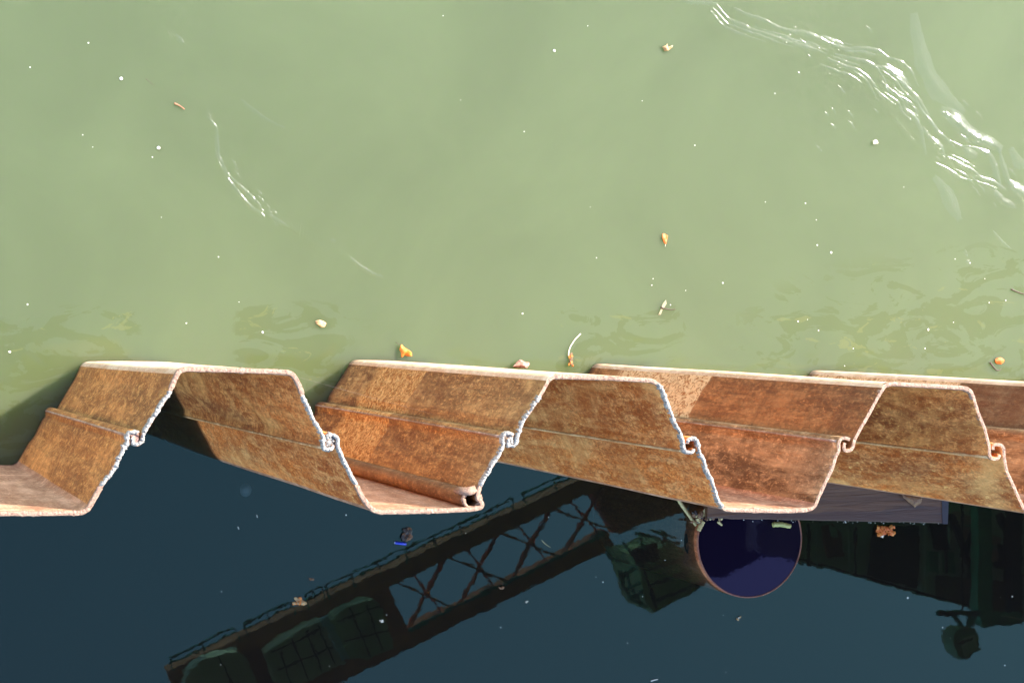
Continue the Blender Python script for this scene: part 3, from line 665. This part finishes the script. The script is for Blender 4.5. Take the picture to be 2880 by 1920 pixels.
G = [(203, 99, 1.8), (69, 155, 1.8), (1780, 215, 1.6), (1596, 334, 1.7), (1850, 467, 1.9), (1877, 563, 2.2), (1909, 580, 2.7), (1660, 650, 2.4), (1475, 232, 1.2), (1370, 592, 1.2), (1200, 720, 2), (63, 699, 2), (428, 742, 1.6), (1833, 738, 1.9), (1880, 759, 2.1), (1758, 464, 1.2), (2228, 604, 1.7), (2272, 695, 1.8), (350, 361, 1.6), (190, 310, 1.3), (213, 338, 1.2), (502, 590, 1.4), (1875, 505, 1.4), (1815, 80, 1.4), (1827, 62, 1.2), (820, 930, 1.2), (2076, 430, 1), (1500, 640, 1.3), (1497, 655, 1.5), (1575, 667, 1.2), (1540, 700, 1.3), (1350, 60, 1.2), (1960, 800, 1.6), (2125, 800, 1.8), (2190, 740, 1.4), (1940, 840, 1.4), (2310, 690, 2), (2262, 640, 1.2)]
for x, y, r in G: put_fleck(x, y, r, 'tiny white fleck floating on the green water', 'tiny flecks on the green water')
for _ in range(9):
    x = rng.gauss(1500, 620); y = rng.uniform(20, 800)
    if 0 < x < 2352: put_fleck(x, y, rng.uniform(.7, 1.3), 'tiny white fleck floating on the green water', 'tiny flecks on the green water')
D = [(1697, 1418, 2.2), (2085, 1372, 2.4), (2325, 1369, 2), (2308, 1527, 1.6), (1565, 1240, 1.3), (841, 1147, 1.2), (795, 1182, 1.6), (1260, 1187, 1.4), (1385, 1336, 1.5), (1665, 1337, 1.6), (2165, 1440, 1.6), (1150, 1440, 1.2), (510, 1640, 1)]
for x, y, r in D: put_fleck(x, y, r, 'tiny white fleck floating on the dark water', 'tiny flecks on the dark water')
for _ in range(15):
    x, y = rng.uniform(10, 2340), rng.uniform(1215, 1560); put_fleck(x, y, rng.uniform(.5, 1.1), 'tiny white fleck floating on the dark water', 'tiny flecks on the dark water')
for _ in range(34):
    f = rng.random(); x = 1700 + f * 470; put_fleck(x, 1194 + f * 8 + rng.uniform(-1.5, 2.5), rng.uniform(.6, 1.6), 'white foam fleck lodged along the lower edge of the timber beam', 'foam flecks along the beam', .012 if x > 1850 else .052)
# spider thread between two piles
a, b = P(838, 1060, TOP), P(1240, 1170, 2.2); c = Vector((a.x, a.y, 0)); m = MB(); m.tube([a - c, (a.lerp(b, .5) - Vector((0, 0, .03))) - c, b - c], .0003, 5)
o = m.build('spider_thread', plain('silk', (.10, .09, .07), .4, .05), None, True); o.location = c; tag(o, 'single spider thread stretched from the pink pile corner', 'spider thread')

# ------------------------------------------------------------------ things overhead, seen only mirrored in the dark water
HB = 25.0
def bar(m, a, b, h, wd, th):
    """flat bar between two mirror-image pixels, wd metres wide, th metres deep"""
    a, b = MP(*a, h), MP(*b, h); d = (b - a).normalized(); n_ = Vector((-d.y, d.x, 0)) * wd / 2
    m.prism([(a + n_)[:2], (b + n_)[:2], (b - n_)[:2], (a - n_)[:2]], h, h + th)
BROWN = plain('brown_crane_paint', (.75, .26, .13), .6, .3, 2); BRD = plain('dark_brown_crane_paint', (.60, .20, .11), .6, .3, 2)
TEAL = plain('teal_rail_paint', (.05, .30, .25), .5, .3, 3); GRNB = plain('grey_green_cover', (.85, .80, .62), .5, .15, 1.5); GRN2 = plain('green_cover', (.60, .66, .46), .5, .25, 1.5)
SEAM = plain('seam_black', (.02, .02, .02), .6, .2, 2); STEELB = plain('light_blue_post', (.5, .7, .85), .5, .2, 3)
A0, A1 = (480, 1880), (1960, 1195); B0, B1 = (700, 2046), (1960, 1425)
def on(a, b, t): return (a[0] + (b[0] - a[0]) * t, a[1] + (b[1] - a[1]) * t)
root = empty('gantry_boom', 'brown lattice crane boom mirrored diagonally in the dark water', 'crane boom'); o0 = MP(*A0, 0); root.location = (o0.x, o0.y, HB)
def part(m, name, mat, parent=None, lab=None):
    o = m.build(name, mat, parent or root); o.location = -root.location
    if lab: o['label'] = lab
    return o
def lower(x): return B0[1] + (x - B0[0]) * (B1[1] - B0[1]) / (B1[0] - B0[0])
def upper(x): return A0[1] + (x - A0[0]) * (A1[1] - A0[1]) / (A1[0] - A0[0])
m = MB(); bar(m, (480, upper(480) + 27), (1720, upper(1720) + 27), HB, .30, .5); part(m, 'upper_chord', BROWN)
m = MB(); bar(m, (560, lower(560) - 26), (1720, lower(1720) - 26), HB, .30, .5); part(m, 'lower_chord', BROWN)
# solid plated part with the rounded covers below it
m = MB(); pp = [(520, upper(520) + 30), (1085, upper(1085) + 30), (1160, lower(1160) - 30), (560, lower(560) - 30)]; m.prism([MP(*q, HB)[:2] for q in pp], HB + .1, HB + .4); part(m, 'plated_floor', BRD)
m = MB(); pp = [(1650, upper(1650) + 20), (1960, upper(1960)), (1960, lower(1960)), (1740, lower(1740) - 30)]; m.prism([MP(*q, HB)[:2] for q in pp], HB + .1, HB + .5); part(m, 'tower_base', BRD)
k = 4; xs_ = [1110 + i * (1700 - 1110) / k for i in range(k + 1)]
for i in range(k):
    xa, xb = xs_[i], xs_[i + 1]; m = MB()
    ua, ub, la, lb = (xa, upper(xa) + 45), (xb, upper(xb) + 45), (xa + 30, lower(xa + 30) - 45), (xb + 30, lower(xb + 30) - 45)
    bar(m, ua, lb, HB + .02, .042, .12); bar(m, la, ub, HB + .16, .042, .12); part(m, 'cross_brace', BROWN)
    m = MB(); bar(m, on(ua, ub, .35), on(la, lb, .75), HB + .3, .03, .08); part(m, 'thin_brace', BRD)
m = MB(); bar(m, (1150, lower(1150) - 52), (1700, lower(1700) - 52), HB - .1, .05, .06); part(m, 'service_pipe', TEAL)
# railing on the upper side
segs = [(478, 660), (685, 820), (858, 905), (916, 1135), (1142, 1440), (1470, 1640)]
for a, b in segs:
    m = MB()
    for dy, wd in ((-33, .03), (-17, .022)): bar(m, (a, upper(a) + dy), (b, upper(b) + dy), HB - .3, wd, .05)
    nn = max(2, int((b - a) / 70))
    for i in range(nn + 1):
        x = a + (b - a) * i / nn; bar(m, (x, upper(x) - 34), (x + 12, upper(x) + 4), HB - .26, .02, .03)
    part(m, 'railing', TEAL)
def cover(poly, seams, mat, nm, h=HB - .5):
    m = MB(); q = [MP(*a, h) for a in poly]; m.prism([a[:2] for a in q], h, h + .45); o = part(m, nm, mat)
    if seams:
        m = MB()
        for a, b in seams: bar(m, a, b, h - .02, .022, .018)
        o2 = m.build('seam', SEAM, o)
qc_ = lambda x, y: (440 + x * .4082, 1380 + y * .4082)
def C_(l): return [qc_(*a) for a in l]
cover(C_([(1200, 890), (1235, 850), (1330, 790), (1440, 745), (1500, 745), (1545, 790), (1590, 920), (1640, 1080), (1450, 1160), (1330, 1150)]), [C_(l) for l in ([(1330, 800), (1480, 1140)], [(1450, 770), (1560, 1090)], [(1240, 890), (1545, 790)], [(1290, 1040), (1600, 960)])], GRN2, 'round_cover')
cover(C_([(750, 1120), (780, 1090), (900, 1010), (1130, 895), (1190, 900), (1300, 1180), (1000, 1330), (830, 1330)]), [C_(l) for l in ([(850, 1060), (930, 1330)], [(930, 1010), (1040, 1290)], [(1030, 960), (1140, 1240)], [(1110, 920), (1230, 1190)], [(790, 1110), (1190, 930)], [(830, 1230), (1260, 1060)])], GRNB, 'round_cover')
cover(C_([(230, 1240), (330, 1160), (480, 1110), (560, 1100), (620, 1140), (700, 1330), (200, 1330)]), [C_([(430, 1130), (520, 1330)])], GRNB, 'round_cover')
m = MB(); bar(m, qc_(1160, 870), qc_(1305, 1150), HB - .7, .13, .15); part(m, 'access_post', STEELB)
# crane cabin
root = empty('crane_cabin', 'greenish crane cabin with catwalk mirrored left of the big pipe', 'crane cabin'); HC_ = 22.0; o0 = MP(1860, 1640, 0); root.location = (o0.x, o0.y, HC_)
QA = lambda x, y: (1300 + x * .4082, 1300 + y * .4082)
CAB = plain('cabin_green', (.40, .46, .24), .5, .3, 2); GLASS = plain('cabin_dark_glass', (.01, .02, .012), .15, .3, 2)
m = MB(); m.prism([MP(*QA(*a), HC_)[:2] for a in [(1190, 640), (1330, 600), (1420, 540), (1540, 600), (1700, 820), (1550, 920), (1320, 1030), (1270, 960)]], HC_, HC_ + 1.2); part(m, 'cabin_box', CAB)
m = MB(); m.prism([MP(*QA(*a), HC_)[:2] for a in [(1140, 610), (1330, 545), (1360, 660), (1190, 700)]], HC_ - .03, HC_ - .005); part(m, 'floor_window', GLASS)
m = MB()
for l in ([(1280, 740), (1560, 640)], [(1300, 850), (1620, 730)], [(1330, 960), (1680, 820)], [(1240, 700), (1340, 1010)]): bar(m, QA(*l[0]), QA(*l[1]), HC_ - .03, .04, .025)
part(m, 'rib', SEAM)
m = MB()
for l in ([(1000, 590), (1030, 660)], [(1030, 660), (1150, 690)], [(1110, 545), (1150, 610)], [(1090, 740), (1110, 850)], [(1110, 850), (1180, 950)], [(1180, 950), (1280, 990)], [(1130, 745), (1160, 860)], [(1160, 860), (1230, 950)], [(1100, 780), (1200, 720)], [(1120, 880), (1230, 830)], [(1160, 940), (1250, 890)], [(1200, 490), (1500, 560)], [(1300, 470), (1480, 520)], [(1230, 520), (1260, 600)], [(1400, 500), (1380, 560)]): bar(m, QA(*l[0]), QA(*l[1]), HC_ - .1, .05, .05)
part(m, 'catwalk', TEAL)
# quay crane portal on the right
root = empty('crane_portal', 'dark underside of a crane portal with posts mirrored at lower right', 'crane portal'); HP = 15.0; o0 = MP(2600, 1600, 0); root.location = (o0.x, o0.y, HP)
QB = lambda x, y: (1900 + x * .4167, 1300 + y * .4167)
PAN = plain('portal_grey_green', (.70, .80, .66), .6, .3, 1.5); PDK = plain('portal_black', (.015, .02, .018), .6, .3, 1.5); PPK = plain('pinkish_panel', (.9, .5, .42), .6, .3, 1.5); PGR = plain('portal_green', (.12, .42, .28), .6, .3, 1.5); PLG = plain('portal_light_grey', (.55, .6, .5), .6, .2, 1.5)
def pan(poly, h0, th, nm, mat):
    m = MB(); m.prism([MP(*QB(*a), h0)[:2] for a in poly], h0, h0 + th); return part(m, nm, mat)
pan([(560, 0), (2600, -150), (2600, 1120), (2060, 1005), (1250, 780), (830, 670), (560, 600)], HP, .5, 'deck', PAN)
pan([(1000, 430), (1060, 415), (1120, 470), (1135, 640), (1030, 640), (1005, 520)], HP - .08, .06, 'round_panel', plain('brown_panel', (.40, .17, .12), .6, .3, 2))
pan([(1045, 420), (1085, 440), (1105, 500), (1060, 500)], HP - .12, .03, 'panel_ring', PAN)
pan([(1350, 430), (1640, 430), (1650, 640), (1630, 850), (1310, 770), (1330, 640)], HP - .1, .08, 'hatch', plain('dark_hatch', (.045, .06, .04), .6, .4, 2))
pan([(1650, 420), (1745, 420), (1755, 900), (1660, 880)], HP - .12, .1, 'light_strip', PLG)
pan([(1710, 600), (1880, 600), (1890, 740), (1720, 740)], HP - .2, .1, 'cabinet', PGR)
pan([(1720, 420), (1860, 420), (1860, 590), (1760, 590)], HP - .16, .1, 'machinery', PDK)
pan([(1760, 760), (2600, 830), (2600, 1130), (2060, 1005), (1760, 900)], HP - .1, .08, 'edge_panel', plain('brown_edge_panel', (.26, .15, .09), .6, .3, 2))
pan([(1890, 340), (2010, 370), (2000, 520), (1910, 500)], HP - .14, .1, 'pink_panel', PPK)
pan([(2030, 500), (2075, 480), (2070, 720), (2010, 720)], HP - .14, .1, 'pink_panel', PPK)
pan([(2140, 500), (2200, 500), (2190, 700), (2130, 700)], HP - .14, .1, 'pink_panel', PPK)
pan([(150, 300), (870, 300), (860, 690), (590, 620), (480, 690), (270, 780), (100, 700)], HP + .55, .3, 'deck_wing', PDK)
pan([(525, 400), (620, 400), (612, 560), (560, 600), (525, 560)], HP - .05, .05, 'light_strip', PLG)
for l in ([(1870, 360), (2075, 910)], [(2040, 420), (1960, 640)], [(2200, 350), (2260, 520)], [(2260, 520), (2190, 720)], [(2190, 560), (2290, 720)], [(2000, 685), (2400, 690)]):
    m = MB(); bar(m, QB(*l[0]), QB(*l[1]), HP - .3, .07, .08); part(m, 'brace', PDK)
for i_, (x_, ya, yb, wd_) in enumerate([(900, 420, 700, .03), (960, 420, 720, .02), (1180, 420, 760, .03), (1215, 430, 770, .02), (1690, 430, 870, .02), (1790, 600, 740, .03), (1830, 600, 740, .03), (1850, 420, 580, .02), (2125, 420, 860, .03), (2225, 470, 830, .04), (2245, 470, 830, .02), (2030, 740, 830, .05), (1975, 740, 780, .04), (2350, 500, 1060, .05)]):
    m = MB(); bar(m, QB(x_, ya), QB(x_ + 4, yb), HP - .25 - .01 * i_, wd_, .03); part(m, 'frame_strip', PLG if i_ % 3 else SEAM)
for i_, l in enumerate([[(840, 655), (1250, 765)], [(1250, 765), (2060, 990)], [(1720, 745), (1990, 770)], [(2000, 560), (2300, 575)], [(1900, 420), (2080, 430)]]):
    m = MB(); bar(m, QB(*l[0]), QB(*l[1]), HP - .22 - .01 * i_, .03, .03); part(m, 'edge_strip', SEAM if i_ < 2 else PLG)
m = MB(); bar(m, QB(2090, 250), QB(2090, 1090), HP - .55, .22, .2); part(m, 'post', PGR)
m = MB(); bar(m, QB(2310, 250), QB(2310, 1080), HP - .55, .14, .2); part(m, 'post', PDK)
m = MB(); bar(m, QB(1937, 200), QB(1937, 1010), HP - .6, .022, .022); part(m, 'cable', SEAM)
pan([(2040, 1010), (2330, 1010), (2340, 1095), (2080, 1110)], HP - .7, .1, 'foot_plate', PGR)
pan([(2200, 1030), (2600, 1110), (2600, 1130), (2200, 1045)], HP - .75, .04, 'foot_rib', PLG)
# floodlight
root = empty('floodlight', 'square floodlight on a bracket mirrored at lower right', 'floodlight'); HF = 14.0; o0 = MP(2705, 1810, 0); root.location = (o0.x, o0.y, HF)
m = MB()
for l in ([(1770, 1018), (2065, 1022)], [(1780, 1012), (2050, 1006)], [(1880, 1030), (1935, 1090)], [(1985, 1030), (1985, 1120)], [(1930, 1090), (1925, 1130)], [(2040, 1020), (2000, 1100)]): bar(m, QB(*l[0]), QB(*l[1]), HF, .05, .05)
part(m, 'bracket', TEAL)
m = MB(); m.prism([MP(*QB(*a), HF)[:2] for a in [(1850, 1150), (1905, 1105), (1990, 1110), (2020, 1160), (2030, 1255), (1920, 1330), (1880, 1290), (1845, 1220)]], HF - .1, HF + .2); part(m, 'lamp_body', plain('lamp_green', (.30, .42, .28), .5, .3, 4))
m = MB(); m.prism([MP(*QB(*a), HF)[:2] for a in [(1900, 1190), (1990, 1150), (2012, 1245), (1925, 1305)]], HF - .125, HF - .1); gl_ = part(m, 'lamp_glass', plain('lamp_glass_pale', (.9, .95, .75), .3, .2, 6))
m = MB(); bar(m, QB(1905, 1225), QB(2000, 1190), HF - .135, .03, .01); m.build('glass_bar', SEAM, gl_)

# ------------------------------------------------------------------ ripple crests: raised ridges of the water itself, steep enough in places to mirror the sun
camp = Vector((0, 0, HC))
def need(p):
    v = (camp - p).normalized(); h = (v + sdir).normalized(); return Vector((-h.x / h.z, -h.y / h.z, 0))     # surface gradient that mirrors the sun
RP = MB()
def crest(pts, w_, amp=1.0, seed=0, fade=.25):
    path = smoothp(resample([P(x, y, 0) for x, y in pts], .008), 6); n = len(path); prev = None; NJ = 9
    for i, p in enumerate(path):
        t_ = (path[min(i + 1, n - 1)] - path[max(i - 1, 0)]).normalized(); sd = Vector((-t_.y, t_.x, 0))
        q = p + sd * (.010 * noise.noise(Vector((i * .05, seed, 1))) + .003 * noise.noise(Vector((i * .22, seed, 2))))
        g = abs(need(q).dot(sd)); e = min(1, i / (n * fade + 1), (n - 1 - i) / (n * fade + 1))
        ww = w_ * (1 + .5 * noise.noise(Vector((i * .06, seed, 4)))) * (.45 + .55 * e)
        A = amp * e ** .5 * (.92 + .75 * noise.noise(Vector((i * .07, seed, 3))) + .25 * noise.noise(Vector((i * .3, seed, 6)))) * ww * g / .80
        row = len(RP.v)
        for j in range(NJ):
            u = (j / (NJ - 1) * 2 - 1) * 2.1; RP.v.append(q + sd * u * ww + Vector((0, 0, .0006 + max(0, A) * (math.exp(-u * u) - math.exp(-4.41)) - (.001 if j in (0, NJ - 1) else 0))))
        if prev is not None:
            for j in range(NJ - 1): RP.f.append((prev + j, row + j, row + j + 1, prev + j + 1))
        prev = row
q9 = z(1900, 0, .6376); qL = z(0, 0, .5102)
SR = [([(180, 20), (240, 90), (330, 130), (430, 160), (530, 195), (600, 215), (670, 240)], .007, .9), ([(-10, -30), (60, 10), (120, 15), (180, 22)], .008, 1.2),
 ([(260, 35), (330, 70), (420, 105), (520, 140), (640, 170), (700, 195), (760, 215), (850, 215), (900, 225), (940, 255), (1000, 280), (1040, 320), (1065, 380)], .007, 1.05),
 ([(670, 255), (740, 295), (800, 305), (850, 340), (880, 380), (905, 430)], .006, .95),
 ([(700, 240), (770, 260), (830, 270), (880, 300), (930, 300), (990, 340), (1020, 390), (1075, 440), (1110, 510), (1150, 580), (1190, 610), (1230, 650)], .007, 1.1),
 ([(910, 360), (950, 400), (1000, 440), (1010, 480), (1060, 520), (1080, 560), (1100, 640), (1110, 680)], .006, 1.0),
 ([(1170, 485), (1230, 515), (1280, 575), (1330, 605), (1400, 635), (1440, 660)], .022, 1.3), ([(1190, 500), (1240, 535), (1290, 585), (1350, 620), (1400, 640)], .014, 1.3),
 ([(1430, 655), (1440, 720), (1465, 790), (1490, 825), (1560, 870)], .010, 1.15), ([(1470, 800), (1520, 840), (1570, 860)], .016, 1.3),
 ([(1310, 650), (1380, 680), (1410, 730), (1425, 790), (1430, 820), (1455, 840)], .010, 1.2), ([(1200, 690), (1260, 720), (1310, 750), (1350, 790), (1400, 800), (1430, 820)], .008, 1.1),
 ([(1405, 845), (1440, 885), (1500, 915)], .012, 1.2), ([(1055, 430), (1090, 490), (1130, 540), (1160, 580)], .006, 1.0), ([(1090, 560), (1110, 600), (1170, 650), (1190, 700)], .008, 1.1), ([(1270, 660), (1300, 680), (1330, 690)], .012, 1.2),
 ([(640, 160), (690, 185), (740, 200)], .010, 1.2), ([(925, 285), (950, 310), (1000, 345), (1030, 400)], .010, 1.15),
 ([(900, 320), (930, 370), (940, 410)], .005, .9), ([(1150, 720), (1200, 745), (1260, 790), (1310, 800)], .006, .9), ([(1210, 620), (1260, 650), (1320, 650)], .005, .9),
 ([(1270, 1100), (1285, 1130)], .006, 1.1), ([(1280, 1150), (1300, 1160)], .009, 1.2), ([(1400, 1020), (1430, 1060), (1480, 1100)], .006, .8)]
for k_, (pts, w_, a_) in enumerate(SR):
    crest(q9(pts), w_, a_, k_ * 5.3)
    if len(pts) > 4 and w_ < .009:
        for e_, (dx_, dy_) in enumerate([(13, -11), (-15, 13), (-30, 26)]):
            n0 = rng.randint(0, len(pts) - 4); sub = pts[n0:n0 + rng.randint(3, 5)]
            crest(q9([(x + dx_ + rng.uniform(-4, 4), y + dy_ + rng.uniform(-4, 4)) for x, y in sub]), .0045, rng.uniform(.5, .86), k_ * 9.1 + e_, .45)
for k_ in range(30):      # short wavelets scattered round the streams
    x_ = rng.uniform(500, 1500); y_ = 130 + (x_ - 300) * .55 + rng.gauss(0, 130); L__ = rng.uniform(15, 45)
    crest(q9([(x_, y_), (x_ + L__ * .5, y_ + L__ * .4), (x_ + L__ * .9, y_ + L__ * 1.0)]), .004, rng.uniform(.35, .75), 400 + k_, .5)
for k_, (pts, w_) in enumerate([([(1050, 60), (1070, 180), (1100, 300), (1140, 380), (1200, 440), (1270, 500)], .03), ([(1140, 780), (1190, 850), (1230, 920), (1255, 970)], .022), ([(1480, 650), (1510, 720), (1560, 730)], .02)]): crest(q9(pts), w_, .62, 100 + k_ * 3.1, .4)
SL = [([(1145, 645), (1190, 700), (1195, 780), (1200, 850), (1225, 905), (1250, 960), (1290, 1000), (1350, 1060), (1400, 1100), (1440, 1130)], .006, .98), ([(1250, 975), (1290, 1030), (1330, 1080), (1370, 1130), (1430, 1170), (1455, 1195)], .006, 1.02),
 ([(1330, 545), (1370, 585), (1430, 620), (1490, 665), (1570, 710)], .005, .78), ([(970, 190), (1010, 240)], .007, .9), ([(1930, 1415), (1980, 1470), (2050, 1515), (2110, 1530)], .006, .82), ([(1480, 1180), (1550, 1230), (1590, 1250)], .006, .85), ([(1820, 1320), (1850, 1335)], .008, .75)]
for k_, (pts, w_, a_) in enumerate(SL): crest(qL(pts), w_, a_, 200 + k_ * 4.7)
for k_ in range(12):
    f_ = rng.random(); x_ = 1220 + f_ * 330 + rng.gauss(0, 18); y_ = 860 + f_ * 360 + rng.gauss(0, 22); L__ = rng.uniform(12, 34)
    crest(qL([(x_, y_), (x_ + L__ * .6, y_ + L__ * .5), (x_ + L__, y_ + L__ * 1.1)]), .0035, rng.uniform(.4, .75), 500 + k_, .5)
t = NT('ripple_crest_water'); b = t.n('Bump', {'Height': t.noise(t.vmul(t.pos(), (1, 1, 1)), 70, 2, .5), 'Distance': .0006}); fr = t.n('Fresnel', {'IOR': 1.333, 'Normal': b})
fr = t.math('MULTIPLY', fr.outputs[0], t.math('SUBTRACT', 1.0, t.n('NewGeometry').outputs['Backfacing']))
t.set(t.out, 0, t.n('MixShader', {0: fr, 1: t.n('BsdfTransparent', {}), 2: t.n('BsdfGlossy', {'Roughness': .12, 'Normal': b})}))
o = RP.build('water_ripples', t.m, None, True); tag(o, kind='structure')
